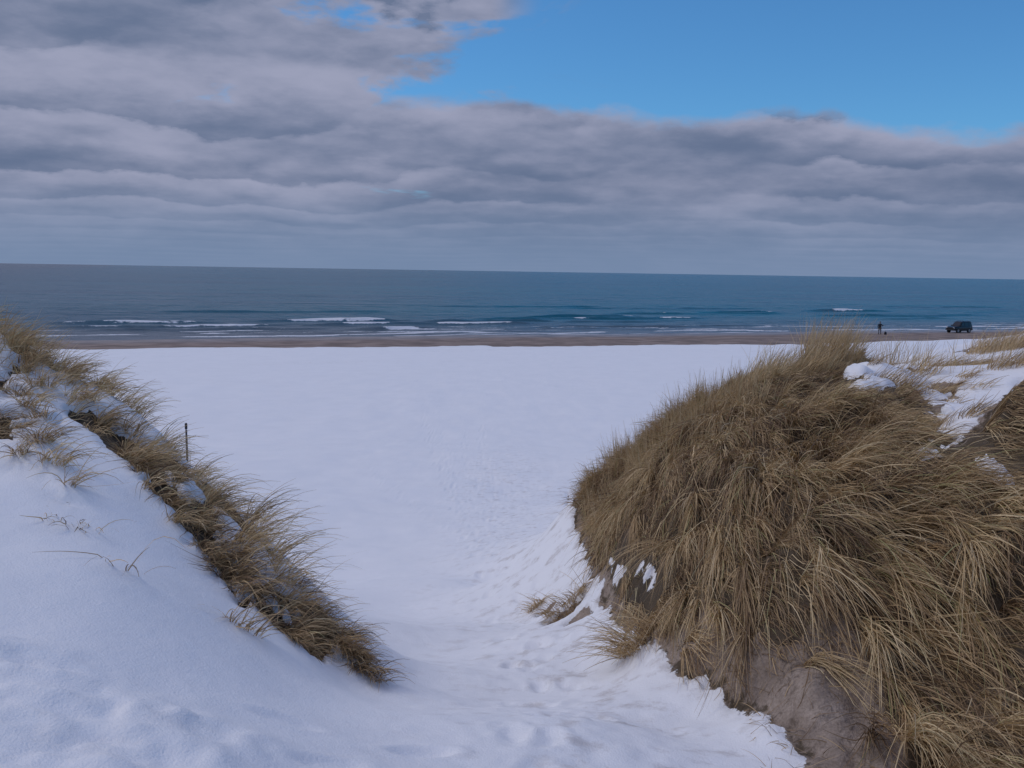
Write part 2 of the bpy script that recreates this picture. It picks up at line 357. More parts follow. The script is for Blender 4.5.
def ws(px, py):                 # where the photo shows a point of the sea
    r = ray(px, py); k = -EYE/r[2]; x, y = r[0]*k, r[1]*k
    return (x-SA[0])*SD[0]+(y-SA[1])*SD[1], -((x-SA[0])*SN[0]+(y-SA[1])*SN[1])
def wave(py_a, xa, xb, h, foams, seed, width=1.5):
    sa, ta = ws(xa, py_a[0]); sb, tb = ws(xb, py_a[1])
    breaker((ta+tb)/2, min(sa, sb), max(sa, sb), h, [(ws(a, py_a[0])[0], ws(b, py_a[0])[0], k) for a, b, k in foams], width, seed)
wave((323, 324), 40, 215, 0.62, [(48, 92, 1.1), (96, 208, 1.3)], 1, 1.7)
wave((320.5, 321.5), 245, 400, 0.6, [(278, 390, 1.2)], 2, 1.6)
wave((331, 331), 90, 200, 0.35, [(150, 190, .3)], 3, 1.1)
wave((329, 330), 190, 330, 0.38, [(230, 300, .5)], 4, 1.1)
wave((330, 328), 355, 430, 0.42, [(360, 420, .5)], 5, 1.0)
wave((316.5, 317.5), 510, 650, 0.62, [(604, 632, .95), (518,540,.45)], 6, 1.6)
wave((312.5, 313.5), 690, 780, 0.6, [(700, 725, .45), (748, 775, .95)], 7, 1.6)
wave((310.5, 312), 790, 900, 0.62, [(817, 856, 1.0)], 8, 1.6)
wave((327, 326), 540, 760, 0.3, [(600, 690, .3)], 9, 1.0)
wave((307.5, 307.5), 880, 1000, 0.4, [(930, 950, .35)], 10, 1.4)
wave((322, 323), 560, 690, 0.3, [], 11, 1.3)
wave((318, 320), 860, 960, 0.35, [(905, 930, .2)], 12, 1.3)
wave((307, 307), 430, 600, 0.35, [], 13, 1.6)
wave((312, 312), 150, 380, 0.3, [(200,240,.2)], 14, 1.6)
wave((318.5, 319.5), 470, 720, 0.42, [(555, 590, .8), (650, 695, .9)], 15, 1.4)
wave((313.5, 314.5), 600, 790, 0.40, [(640, 665, .5)], 16, 1.4)
wave((315, 317), 800, 1010, 0.42, [(880, 905, .5), (960, 985, .6)], 17, 1.4)
wave((326.5, 327), 40, 300, 0.40, [(60, 130, .9), (150, 280, 1.1)], 18, 1.1)
wave((325, 325), 300, 560, 0.40, [(330, 400, .9), (430, 520, 1.0)], 19, 1.2)
wave((322, 322), 420, 560, 0.45, [(470, 500, .6)], 20, 1.3)
wave((309, 309), 560, 760, 0.30, [], 21, 1.6)
# swash: thin broken foam where the water runs up
for k, (t0, kk, w) in enumerate(((0.6, .85, 0.5), (4.2, .85, 0.9), (8.0, .8, 0.8), (12.5, .6, .7), (17, .5, .6))):
    tc = t0+3.2*fbm(S/19, S*0+k, 4, 110+k)+0.6*fbm(S/4, S*0+k, 2, 115+k); m = ss(-0.4, 0.0, fbm(S/14, S*0+7+k, 3, 120+k))
    foam = np.maximum(foam, kk*m*np.exp(-((T-tc)/w)**2)*(0.95+0.5*fbm(S/2.5, T/0.7, 3, 130)))
zsea = hz-0.01
sm, nt, bs_ = new_mat('sea_water'); L = nt.links.new
geo = N(nt, 'ShaderNodeNewGeometry').outputs['Position']
fo = attr(nt, 'foam'); tt = attr(nt, 'offshore')
map1 = N(nt, 'ShaderNodeMapping'); L(geo, map1.inputs['Vector']); map1.inputs['Rotation'].default_value = (0, 0, -math.atan2(SD[1], SD[0])); map1.inputs['Scale'].default_value = (0.35, 1, 1)
map2 = N(nt, 'ShaderNodeMapping'); L(geo, map2.inputs['Vector']); map2.inputs['Rotation'].default_value = (0, 0, -math.atan2(SD[1], SD[0])); map2.inputs['Scale'].default_value = (0.12, 1, 1)
big = noise_n(nt, map2.outputs[0], 0.018, 5, 0.6)
patch = noise_n(nt, map2.outputs[0], 0.10, 5, 0.6)
deep = mixc(nt, ramp(nt, big, 0.35, 0.65), (0.001, 0.086, 0.148), (0.003, 0.140, 0.195))
haze_grey = ramp(nt, attr(nt, 'alongshore'), 140, -220)  # grey haze veil towards the left, painted into the water colour
deep = mixc(nt, haze_grey, deep, (0.056, 0.086, 0.118))
deep = mixc(nt, ramp(nt, patch, 0.4, 0.72, 0, 0.6), deep, (0.045, 0.10, 0.15))
shal = mixc(nt, ramp(nt, tt, 0, 45), (0.10, 0.125, 0.15), deep)
fe = math_n(nt, 'ADD', fo, math_n(nt, 'MULTIPLY', math_n(nt, 'SUBTRACT', noise_n(nt, geo, 1.3, 4, 0.65), 0.5), 0.9))
ff = ramp(nt, fe, 0.34, 0.52)
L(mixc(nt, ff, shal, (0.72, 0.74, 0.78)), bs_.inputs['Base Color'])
bs_.inputs['IOR'].default_value = 1.33; bs_.inputs['Specular IOR Level'].default_value = 0.22
rr = nt.nodes.new('ShaderNodeMix'); rr.data_type = 'FLOAT'; L(ff, rr.inputs[0]); rr.inputs[2].default_value = 0.22; rr.inputs[3].default_value = 0.8; L(rr.outputs[0], bs_.inputs['Roughness'])
bmp = N(nt, 'ShaderNodeBump'); bmp.inputs['Strength'].default_value = 1.0; bmp.inputs['Distance'].default_value = 1.0
h1 = noise_n(nt, map1.outputs[0], 0.55, 5, 0.6, 0.3); h2 = noise_n(nt, map2.outputs[0], 0.12, 3, 0.55)
hh = math_n(nt, 'ADD', math_n(nt, 'MULTIPLY', h1, 0.75), math_n(nt, 'MULTIPLY', h2, 2.0))
L(hh, bmp.inputs['Height']); L(bmp.outputs[0], bs_.inputs['Normal'])
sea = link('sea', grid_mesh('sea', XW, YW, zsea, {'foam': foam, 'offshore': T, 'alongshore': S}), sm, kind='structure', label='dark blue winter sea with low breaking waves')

# ------------------------------------------------------------------ sky
SUN_EL, SUN_AZ = math.radians(54), math.radians(-80)       # azimuth from +Y towards +X
w = bpy.data.worlds.new('World'); scene.world = w; w.use_nodes = True; nt = w.node_tree; L = nt.links.new
bg = nt.nodes['Background']
sky = N(nt, 'ShaderNodeTexSky'); sky.sky_type = 'NISHITA'; sky.sun_disc = False; sky.sun_elevation = SUN_EL; sky.sun_rotation = SUN_AZ
sky.altitude = 0; sky.air_density = 1.0; sky.dust_density = 0.3; sky.ozone_density = 4.0
tc = N(nt, 'ShaderNodeTexCoord').outputs['Generated']
sep = N(nt, 'ShaderNodeSeparateXYZ'); L(tc, sep.inputs[0]); dx, dy, dz = sep.outputs
az = math_n(nt, 'ARCTAN2', dx, dy); el = math_n(nt, 'ARCSINE', dz)
den = math_n(nt, 'ADD', math_n(nt, 'MAXIMUM', dz, 0.0), 0.030)
u = math_n(nt, 'DIVIDE', dx, den); v = math_n(nt, 'DIVIDE', dy, den)
def plane(du, dv, off=0.0):     # a point of the cloud layer seen in this direction
    c = N(nt, 'ShaderNodeCombineXYZ'); L(math_n(nt, 'ADD', u, du), c.inputs[0]); L(math_n(nt, 'ADD', v, dv), c.inputs[1]); c.inputs[2].default_value = off; return c.outputs[0]
def angle(da, de, k=2.2, off=0.0):
    c = N(nt, 'ShaderNodeCombineXYZ'); L(math_n(nt, 'ADD', az, da), c.inputs[0]); L(math_n(nt, 'MULTIPLY', math_n(nt, 'ADD', el, de), k), c.inputs[1]); c.inputs[2].default_value = off; return c.outputs[0]
nE = noise_n(nt, angle(0, 0, 2.0, 3.1), 6.5, 8, 0.55, 0.15)
edge = math_n(nt, 'ADD', 0.168, math_n(nt, 'MULTIPLY', math_n(nt, 'MAXIMUM', az, -0.02), -0.055))
edge = math_n(nt, 'ADD', edge, math_n(nt, 'MULTIPLY', math_n(nt, 'SUBTRACT', nE, 0.5), 0.075))
e1 = math_n(nt, 'SUBTRACT', edge, el)
deck = ramp(nt, e1, -0.003, 0.011)
# the nearer bank, high on the left, with ragged gaps of blue
nH = noise_n(nt, angle(0, 0, 2.3, HS), 5.2, 8, 0.54, 0.2)
bias = ramp(nt, az, 0.03, -0.32, -0.035, 0.14)
hs = math_n(nt, 'ADD', nH, bias)
bank = math_n(nt, 'MULTIPLY', ramp(nt, hs, 0.47, 0.55), ramp(nt, az, 0.03, -0.03))
wisp = math_n(nt, 'MULTIPLY', ramp(nt, noise_n(nt, angle(0, 0, 3.0, 1.3), 9.0, 7, 0.6, 0.6), 0.60, 0.72, 0, 0.5), ramp(nt, az, 0.12, -0.05))
back = math_n(nt, 'MULTIPLY', ramp(nt, noise_n(nt, plane(0, 0, 2.0), 0.9, 5, 0.55), 0.42, 0.56), ramp(nt, el, 0.42, 0.6))
cov = math_n(nt, 'MAXIMUM', math_n(nt, 'MAXIMUM', deck, bank), math_n(nt, 'MAXIMUM', back, wisp))
gap = math_n(nt, 'MULTIPLY', ramp(nt, noise_n(nt, angle(0, 0, 6.0, 5.5), 5.0, 5, 0.55, 0.2), 0.315, 0.25), math_n(nt, 'MULTIPLY', ramp(nt, el, 0.05, 0.08), ramp(nt, el, 0.14, 0.10)))
cov = math_n(nt, 'MULTIPLY', cov, math_n(nt, 'SUBTRACT', 1.0, math_n(nt, 'MULTIPLY', gap, 0.6)))
# relief of the cloud layer: big flat-bottomed cells, smaller billows on them
def relief(fn, a, b, scale, det, rough, k):
    n1 = noise_n(nt, a, scale, det, rough, 0.15); n2 = noise_n(nt, b, scale, det, rough, 0.15)
    return math_n(nt, 'MULTIPLY', math_n(nt, 'SUBTRACT', n1, n2), k)
r1 = relief(None, plane(0, 0), plane(-0.10, 0.55), 0.55, 6, 0.52, 0.7)
r2 = relief(None, angle(0, 0, 2.6), angle(-0.006, 0.022, 2.6), 5.0, 8, 0.53, 2.0)
r3 = relief(None, angle(0, 0, 3.2, 4.0), angle(-0.003, 0.007, 3.2, 4.0), 16, 6, 0.56, 0.75)
low = math_n(nt, 'MULTIPLY', math_n(nt, 'SUBTRACT', noise_n(nt, angle(0, 0, 2.0, 9.0), 3.2, 3, 0.45), 0.5), 1.2)
# rows of cloud one behind another: lit top, shaded flat base
vv = math_n(nt, 'DIVIDE', 1.0, math_n(nt, 'ADD', math_n(nt, 'MAXIMUM', el, 0.0), 0.035))
rowp = math_n(nt, 'ADD', math_n(nt, 'MULTIPLY', vv, 0.46), math_n(nt, 'MULTIPLY', noise_n(nt, angle(0, 0, 1.6, 6.0), 3.4, 4, 0.5), 3.0))
rowp = math_n(nt, 'ADD', rowp, math_n(nt, 'MULTIPLY', noise_n(nt, angle(0, 0, 2.4, 2.2), 12, 7, 0.6), 0.95))
rowp = math_n(nt, 'ADD', rowp, math_n(nt, 'MULTIPLY', az, 0.5))
fr = math_n(nt, 'FRACT', math_n(nt, 'ADD', rowp, ROW_OFF))
row = math_n(nt, 'MULTIPLY', ramp(nt, fr, 0.95, 0.10), ramp(nt, fr, -0.05, 0.12))
row = math_n(nt, 'MULTIPLY', math_n(nt, 'SUBTRACT', row, 0.45), math_n(nt, 'MULTIPLY', ramp(nt, el, 0.015, 0.09, 0.22, 0.72), ramp(nt, noise_n(nt, angle(0, 0, 2.0, 8.8), 4.0, 3, 0.5), 0.36, 0.60, 0.15, 1.0)))
rimm = math_n(nt, 'MULTIPLY', math_n(nt, 'MULTIPLY', ramp(nt, e1, 0.030, -0.002), ramp(nt, e1, -0.035, -0.006)), 0.62)
lum = math_n(nt, 'ADD', math_n(nt, 'ADD', r1, r2), math_n(nt, 'ADD', r3, math_n(nt, 'ADD', 0.42, math_n(nt, 'ADD', low, rimm))))
lum = ramp(nt, math_n(nt, 'ADD', lum, row), -0.25, 1.50)
cc = mixc(nt, lum, (0.145, 0.195, 0.318), (0.385, 0.410, 0.560))
cc = mixc(nt, ramp(nt, el, 0.095, 0.0, 0, 0.88), cc, (0.205, 0.290, 0.455))       # distant cloud fades into the air
cc = mixc(nt, ramp(nt, el, 0.35, 0.9), cc, CLOUD_TOP)
tint = nt.nodes.new('ShaderNodeVectorMath'); tint.operation = 'MULTIPLY'; L(sky.outputs[0], tint.inputs[0]); tint.inputs[1].default_value = SKY_TINT
scl = nt.nodes.new('ShaderNodeVectorMath'); scl.operation = 'SCALE'; L(cc, scl.inputs[0]); scl.inputs['Scale'].default_value = 1/0.1
L(mixc(nt, cov, tint.outputs[0], scl.outputs[0]), bg.inputs['Color']); bg.inputs['Strength'].default_value = 0.1
sl = bpy.data.lights.new('sun', 'SUN'); so = bpy.data.objects.new('sun', sl); COL.objects.link(so)
sl.energy = 1.1; sl.angle = math.radians(18); sl.color = (1.0, 0.95, 0.88)
dv = Vector((math.cos(SUN_EL)*math.sin(SUN_AZ), math.cos(SUN_EL)*math.cos(SUN_AZ), math.sin(SUN_EL)))
so.rotation_euler = dv.to_track_quat('Z', 'Y').to_euler()
vs = scene.view_settings; vs.view_transform = 'Standard'; vs.look = 'None'; vs.exposure = -0.2; vs.gamma = 1
scene.cycles.use_denoising = True; scene.cycles.max_bounces = 6; scene.cycles.diffuse_bounces = 3; scene.cycles.glossy_bounces = 2
# ------------------------------------------------------------------ marram grass
def unit(v): return v/np.maximum(np.linalg.norm(v, axis=-1, keepdims=True), 1e-9)
def slope(x, y, e=0.12):        # downhill direction and steepness of the smooth ground
    gx = (bil(GB, x+e, y)-bil(GB, x-e, y))/(2*e); gy = (bil(GB, x, y+e)-bil(GB, x, y-e))/(2*e)
    m = np.hypot(gx, gy)+1e-6; return -gx/m, -gy/m, m
def blades(root, azi, th0, th1, Ln, wd, tint, K=6, clamp=True, lift=0.012, pw=1.25):
    """ribbons: root (n,3), azi = heading the blade leans to, th0/th1 = lean from vertical at root/tip"""
    pw = np.asarray(pw); pw = pw[:, None] if pw.ndim else pw
    n = len(root); s = (np.arange(K+1)/K)[None, :]
    th = th0[:, None]+(th1-th0)[:, None]*s**pw
    tw = rng.normal(0, 0.22, n)[:, None]*s
    a = azi[:, None]+tw
    step = (Ln/K)[:, None]
    dx = np.sin(th)*np.cos(a)*step; dy = np.sin(th)*np.sin(a)*step; dz = np.cos(th)*step
    px = root[:, 0:1]+np.c_[np.zeros(n), np.cumsum(dx[:, :-1], 1)]; py = root[:, 1:2]+np.c_[np.zeros(n), np.cumsum(dy[:, :-1], 1)]
    pz = root[:, 2:3]+np.c_[np.zeros(n), np.cumsum(dz[:, :-1], 1)]
    if clamp:
        g = gh(px, py)+lift+rng.uniform(0, 0.05, n)[:, None]*s
        pz[:, 1:] = np.maximum(pz, g)[:, 1:]
    c = np.stack([px, py, pz], -1)
    roll = rng.uniform(0, math.pi, n)[:, None]
    side = np.stack([-np.sin(a), np.cos(a), np.zeros_like(a)], -1)
    tang = unit(np.stack([np.sin(th)*np.cos(a), np.sin(th)*np.sin(a), np.cos(th)], -1))
    up = np.cross(tang, side); wv = side*np.cos(roll)[..., None]+up*np.sin(roll)[..., None]
    prof = np.clip(1.0-0.75*s**2.2, 0.12, 1)*(wd/2)[:, None]
    v = np.stack([c-wv*prof[..., None], c+wv*prof[..., None]], 2)         # n,K+1,2,3
    idx = (np.arange(n)*(K+1)*2)[:, None]+np.arange(K)[None, :]*2
    q = np.stack([idx, idx+1, idx+3, idx+2], -1).reshape(-1, 4)
    tv = np.repeat(tint, (K+1)*2); av = np.tile(np.repeat(np.arange(K+1)/K, 2), n)
    return v.reshape(-1, 3), q, tv, av
def blade_mesh(name, chunks):
    vs_, qs, ts_, as_, o = [], [], [], [], 0
    for v, q, t, a in chunks: vs_.append(v); qs.append(q+o); ts_.append(t); as_.append(a); o += len(v)
    v, q, t, a = np.concatenate(vs_).astype(np.float32), np.concatenate(qs).astype(np.int32), np.concatenate(ts_), np.concatenate(as_)
    me = bpy.data.meshes.new(name); me.vertices.add(len(v)); me.vertices.foreach_set('co', v.ravel())
    me.loops.add(q.size); me.loops.foreach_set('vertex_index', q.ravel()); me.polygons.add(len(q))
    me.polygons.foreach_set('loop_start', np.arange(0, q.size, 4, dtype=np.int32)); me.update(calc_edges=True)
    for k, d in (('tint', t), ('along', a)):
        at = me.attributes.new(k, 'FLOAT', 'POINT'); at.data.foreach_set('value', d.astype(np.float32))
    return me
grm, nt, bs_ = new_mat('marram_blades'); L = nt.links.new
ti = attr(nt, 'tint'); al = attr(nt, 'along')
cr = N(nt, 'ShaderNodeValToRGB'); L(ti, cr.inputs[0]); els = cr.color_ramp.elements
stops = [(0.0, (0.12, 0.074, 0.045)), (0.22, (0.32, 0.208, 0.112)), (0.45, (0.57, 0.405, 0.215)), (0.68, (0.74, 0.560, 0.310)), (0.86, (0.86, 0.70, 0.44)), (1.0, (0.46, 0.43, 0.19))]
els[0].position, els[0].color = stops[0][0], (*stops[0][1], 1); els[1].position, els[1].color = stops[-1][0], (*stops[-1][1], 1)
for p, c in stops[1:-1]: e_ = els.new(p); e_.color = (*c, 1)
geo = N(nt, 'ShaderNodeNewGeometry').outputs['Position']
gcol = mixc(nt, ramp(nt, noise_n(nt, geo, 2.2, 3), 0.35, 0.7, 0, 0.25), cr.outputs[0], (0.33, 0.24, 0.15))
gcol = mixc(nt, ramp(nt, al, 0.8, 1.0, 0, 0.35), gcol, (0.16, 0.115, 0.075))
L(gcol, bs_.inputs['Base Color']); bs_.inputs['Roughness'].default_value = 0.62; bs_.inputs['Specular IOR Level'].default_value = 0.3
tr = N(nt, 'ShaderNodeBsdfTranslucent'); L(gcol, tr.inputs[0]); mx = N(nt, 'ShaderNodeMixShader'); mx.inputs[0].default_value = 0.18
L(bs_.outputs[0], mx.inputs[1]); L(tr.outputs[0], mx.inputs[2]); L(mx.outputs[0], nt.nodes['Material Output'].inputs[0])

def scatter(pg, spacing, n_try=None, jitter=0.5):
    x0, y0 = pg.min(0); x1, y1 = pg.max(0)
    gx, gy = np.meshgrid(np.arange(x0, x1, spacing), np.arange(y0, y1, spacing), indexing='ij')
    x = (gx+rng.uniform(-jitter, jitter, gx.shape)*spacing).ravel(); y = (gy+rng.uniform(-jitter, jitter, gx.shape)*spacing).ravel()
    k = sdf(x, y, pg) > 0; return x[k], y[k]
WIND = math.radians(-18)        # the prevailing lean: towards +X and a little to the camera
def angmix(a, b, t): return np.arctan2(np.sin(a)*(1-t)+np.sin(b)*t, np.cos(a)*(1-t)+np.cos(b)*t)

def cover_chunks(tx, ty, per, L0, L1, radius, hang=None, tints=(0.46, 0.17)):
    """many tufts at once; returns one chunk"""
    n = len(tx); cnt = np.maximum(3, rng.normal(per, per*0.3, n).astype(int)); tid = np.repeat(np.arange(n), cnt); m = len(tid)
    sx, sy, sm_ = slope(tx, ty); saz = np.arctan2(sy, sx)
    steep = ss(0.12, 0.55, sm_)
    crest_ = ss(9.5, 12.5, ty)*(1-steep*0.5)
    hangaz = angmix(saz, np.full(n, math.radians(-90)), np.where(ty < 10, 0.95, 0.75))
    hangaz = angmix(hangaz, np.full(n, math.radians(-58)), ss(2.3, 3.2, tx)*ss(5.2, 6.2, ty)*0.55)
    windy = angmix(np.full(n, math.radians(-60)), np.full(n, math.radians(-5)), crest_)
    windy = angmix(windy, np.full(n, math.radians(-95)), 1-ss(5.0, 6.0, ty))
    taz = angmix(windy, hangaz, np.clip(steep*1.3, 0, 1))+rng.normal(0, 0.34, n)*(1-0.35*steep)+0.35*fbm(tx*0.9, ty*0.9, 2, 160)
    lean = rng.uniform(0.55, 1.05, n)-0.4*crest_+0.45*steep
    fl = np.where(steep > 0.4, math.pi/2+np.arctan(sm_)*0.95, 1.95)-0.75*crest_+rng.normal(0, 0.2, n)
    if hang is not None: lean = rng.uniform(0.1, 0.5, n); fl = rng.uniform(0.4, 1.0, n)
    tl = rng.uniform(L0, L1, n)*(1-0.12*ss(8.5, 12, ty))*(1-0.5*ss(7.0, 9.5, ty)*ss(2.3, 3.1, tx))*(1-0.45*ss(2.6, 3.4, tx)*ss(6.4, 7.4, ty)); tt_ = np.clip(rng.normal(tints[0], 0.17, n)+0.25*(fbm(tx*1.3, ty*1.3, 3, 140)), 0.08, 0.9)
    r = radius*np.sqrt(rng.uniform(0, 1, m)); an_ = rng.uniform(0, 2*math.pi, m)
    rx = tx[tid]+r*np.cos(an_); ry = ty[tid]+r*np.sin(an_)
    root = np.stack([rx, ry, gh(rx, ry)-0.02], -1)
    spread = (0.22-0.09*steep)[tid]
    az_ = angmix(taz[tid]+rng.normal(0, spread, m), an_, 0.07)
    th0 = np.abs(lean[tid]*0.8+rng.normal(0, 0.22, m)); th1 = np.clip(fl[tid]+rng.normal(0, 0.30, m), 0.25, 2.95)
    Ln = tl[tid]*rng.uniform(0.45, 1.12, m); wd = rng.uniform(0.0038, 0.0068, m)
    tint = np.clip(tt_[tid]+rng.normal(0, tints[1], m), 0, 0.93); g = rng.uniform(0, 1, m) < 0.035; tint[g] = 1.0
    return blades(root, az_, th0, th1, Ln, wd, tint, pw=np.where(steep[tid] > 0.4, 0.5, 0.9)*rng.uniform(0.7, 1.35, m))

# -- the dense cover of the right dune
gx, gy = scatter(RIGHT, 0.115)
keep = np.ones(len(gx), bool)
for i_, h in enumerate(HOLES): keep &= sdf(gx+(0.0 if i_ in (3, 4, 5) else 0), gy-(0.14 if i_ in (0, 1, 3, 4) else 0), h) < (-0.13 if i_ == 3 else -0.09 if i_ == 4 else -0.05)
sd_ = np.zeros(len(gx))
for h in SANDY: sd_ = np.maximum(sd_, ss(-0.05, 0.18, sdf(gx, gy, h)))
keep &= rng.uniform(0, 1, len(gx)) > sd_*0.95
edge_ = sdf(gx, gy, RIGHT); keep &= (edge_ > 0.10+0.12*fbm(gx*2.5, gy*2.5, 2, 150))
keep &= (fbm(gx*1.7, gy*1.7, 3, 151) > -0.62)
gx, gy = gx[keep], gy[keep]; print('right tufts', len(gx))
dep = np.clip(gy, 4, 20); big_ = rng.uniform(0, 1, len(gx)) < 0.45
ch = [cover_chunks(gx[big_], gy[big_], 44, 0.42, 0.85, 0.024), cover_chunks(gx[~big_], gy[~big_], 24, 0.25, 0.6, 0.07, tints=(0.26, 0.13))]
kk = rng.uniform(0, 1, len(gx)) < 0.5; ch.append(cover_chunks(gx[kk]+.05, gy[kk], 4, 0.35, 0.75, 0.12, tints=(0.72, 0.12)))
# loose dead leaves lying on the bare sand and along the foot
lx_, ly_, = [], []
for h in SANDY:
    a_, b_ = scatter(h, 0.045); lx_.append(a_); ly_.append(b_)
lx_, ly_ = np.concatenate(lx_), np.concatenate(ly_); kk = rng.uniform(0, 1, len(lx_)) < 0.45; lx_, ly_ = lx_[kk], ly_[kk]; m_ = len(lx_)
ch.append(blades(np.stack([lx_, ly_, gh(lx_, ly_)+0.002], -1), rng.uniform(0, 6.28, m_), np.full(m_, 1.2), rng.uniform(1.5, 2.2, m_), rng.uniform(.03, .26, m_)*rng.uniform(.5, 1, m_), rng.uniform(.0025, .005, m_), rng.uniform(0.02, 0.5, m_), lift=0.004))
# upright flower stems and stiff blades that break the skyline
k = (rng.uniform(0, 1, len(gx)) < 0.35+0.5*ss(10, 12.5, gy)) & (gy > 9.3) & ((gx < 3.2) | (gy > 11.5))
ch.append(cover_chunks(gx[k], gy[k], 9, 0.36, 0.66, 0.07, hang=-0.35, tints=(0.62, 0.12)))
link('marram_grass', blade_mesh('marram_grass', ch), grm, kind='stuff', label='dense straw coloured marram grass hanging over the face of the right dune', category='grass')

def tuft_obj(x, y, n, L0, L1, rad, lean_az, lean, final, label, group=None, tint=0.55, name='grass_tuft', spread=0.5, cat='grass tuft', wmul=1.0):
    m = n; r = rad*np.sqrt(rng.uniform(0, 1, m)); an_ = rng.uniform(0, 2*math.pi, m)
    rx = x+r*np.cos(an_); ry = y+r*np.sin(an_)*0.9; root = np.stack([rx, ry, gh(rx, ry)-0.02], -1)
    az_ = angmix(np.full(m, lean_az)+rng.normal(0, spread, m), an_, 0.25)
    c = blades(root, az_, np.abs(rng.normal(lean, 0.22, m)), np.clip(rng.normal(final, 0.35, m), 0.1, 2.6), rng.uniform(L0, L1, m)*rng.uniform(0.6, 1.1, m),
               rng.uniform(0.0038, 0.0065, m)*wmul, np.clip(rng.normal(tint, 0.2, m), 0, 0.95))
    z0 = float(gh(np.array([x]), np.array([y]))[0]); v = c[0]-np.array([x, y, z0])
    me = blade_mesh(name, [(v, c[1], c[2], c[3])])
    o = link(name, me, grm, label=label, category=cat); o.location = (x, y, z0)
    if group: o['group'] = group
    return o

# -- tufts along the left ridge, each one its own plant
lx, ly = scatter(LEFT, 0.205, jitter=0.45)
k = (fbm(lx*3.3, ly*3.3, 3, 37) < 0.45) & (rng.uniform(0, 1, len(lx)) < 0.95-0.1*ss(-2.6, -3.6, lx)) & (lx > -6.6); lx, ly = lx[k], ly[k]; print('left tufts', len(lx))
crest = np.array([hit(*p) for p in ((50,372),(100,407),(150,447),(200,490),(250,538),(300,592),(345,645),(374,684))])
for x, y in zip(lx, ly):
    dc = np.min(np.hypot(crest[:, 0]-x, crest[:, 1]-y)); top = sdf(np.array([x]), np.array([y]), LEFT)[0]
    q = Vector((x, y, float(gh(np.array([x]), np.array([y]))[0])-EYE)); lc = MR.transposed() @ q; sxp = CX+F*lc.x/-lc.z; syp = CY-F*lc.y/-lc.z
    line = np.interp(sxp, [0,50,100,150,200,250,300,345,376], [345,368,405,445,488,536,590,645,690]); above = syp-line
    sp = random.random(); ks = (1-0.25*float(ss(-2.4, -3.6, x)))*(1-0.5*float(ss(-1.7, -1.0, x)))*(0.6 if 158 < sxp < 214 else 1)
    if above < 34 and random.random() < 0.15: continue
    if above < 34:
        tuft_obj(x, y, random.randint(36, 84), 0.32*ks, 0.62*ks, random.uniform(.04, .09), WIND+random.gauss(0.1, 0.3), 0.75, random.uniform(1.6, 2.2),
                 'wind combed straw grass tuft on the crest line of the left ridge', 'grass tufts along the crest of the left ridge', tint=random.uniform(.42, .62))
    elif sp < 0.95:
        tuft_obj(x, y, random.randint(30, 85), 0.28*ks, 0.58*ks, random.uniform(.04, .09), math.radians(-38)+random.gauss(0, 0.35), 0.85, random.uniform(1.7, 2.4),
                 'drooping brown grass tuft half buried in snow below the crest of the left ridge', 'grass tufts on the near flank of the left ridge', tint=random.uniform(.34, .56))
dn = 0
for dp in DARK:                 # short worn tufts in the undercut edge of the ridge
    ax_, ay_ = scatter(dp, 0.115)
    for x, y in zip(ax_, ay_):
        tuft_obj(x, y, random.randint(30, 60), .14, .34, .06, math.radians(-45)+random.gauss(0, .5), .9, random.uniform(1.8, 2.5),
                 'short dark worn tuft in the undercut snow edge of the left ridge', 'worn tufts in the undercut edge of the left ridge', tint=random.uniform(.18, .42)); dn += 1
print('dark tufts', dn)
def at_px(px, py):
    q = hit(px, py); print('at', px, py, q.round(2)); return float(q[0]), float(q[1])
def one(px, py, *a, **k): x, y = at_px(px, py); return tuft_obj(x, y, *a, **k)
one(16, 362, 300, .3, .5, .40, WIND, 0.5, 1.3, 'bushy pale tuft at the upper end of the left ridge against the sea', tint=.6)
one(125, 580, 9, .3, .6, .12, math.radians(-50), .9, 1.7, 'few thin bent stems poking from smooth snow below the left ridge', tint=.4)
one(72, 535, 26, .14, .32, .16, math.radians(-60), .9, 1.9, 'sparse reddish stems at the lower edge of the left ridge grass', tint=.35)
one(243, 640, 60, .25, .5, .10, math.radians(-30), .8, 1.7, 'small ragged tuft hanging below the middle of the left ridge', tint=.4)
one(340, 662, 120, .22, .40, .10, math.radians(-45), .8, 1.9, 'dark tuft at the lowest tip of the left ridge', tint=.36)
# -- single tufts on and around the right dune
x, y = at_px(832, 372); tuft_obj(x, y+0.2, 1000, .46, .76, .37, math.radians(0), 0.2, 0.6, 'tall upright straw clump on the highest point of the right dune', tint=.62, spread=.9)
x, y = at_px(905, 372); tuft_obj(x, y+0.2, 130, .3, .5, .38, math.radians(20), 0.12, 0.5, 'sparse thin upright tuft beside the tall clump on the right dune', tint=.6, spread=1.2)
one(985, 372, 60, .3, .55, .6, 0.3, .1, .5, 'few thin stems standing in the snow hollow on top of the right dune', tint=.5, spread=1.5)
one(948, 372, 420, .25, .5, .34, math.radians(-20), .9, 1.6, 'flattened brown tuft lying in the snow on top of the right dune', tint=.42)
one(943, 394, 130, .15, .3, .14, math.radians(-10), 1.0, 1.6, 'smallest dark tuft in the snow hollow of the right dune', tint=.36)
x, y = at_px(1016, 352); tuft_obj(x, y, 1300, .3, .52, .68, math.radians(0), .45, 1.25, 'rounded grass mound at the far right edge below the beach', tint=.5, spread=.7)
one(566, 612, 330, .22, .42, .20, math.radians(-110), .8, 1.7, 'low ragged tuft in the snow at the foot of the right dune', tint=.45)
one(536, 612, 130, .18, .34, .09, math.radians(-110), .8, 1.7, 'tiny tuft standing apart on the snow left of the right dune', tint=.5)
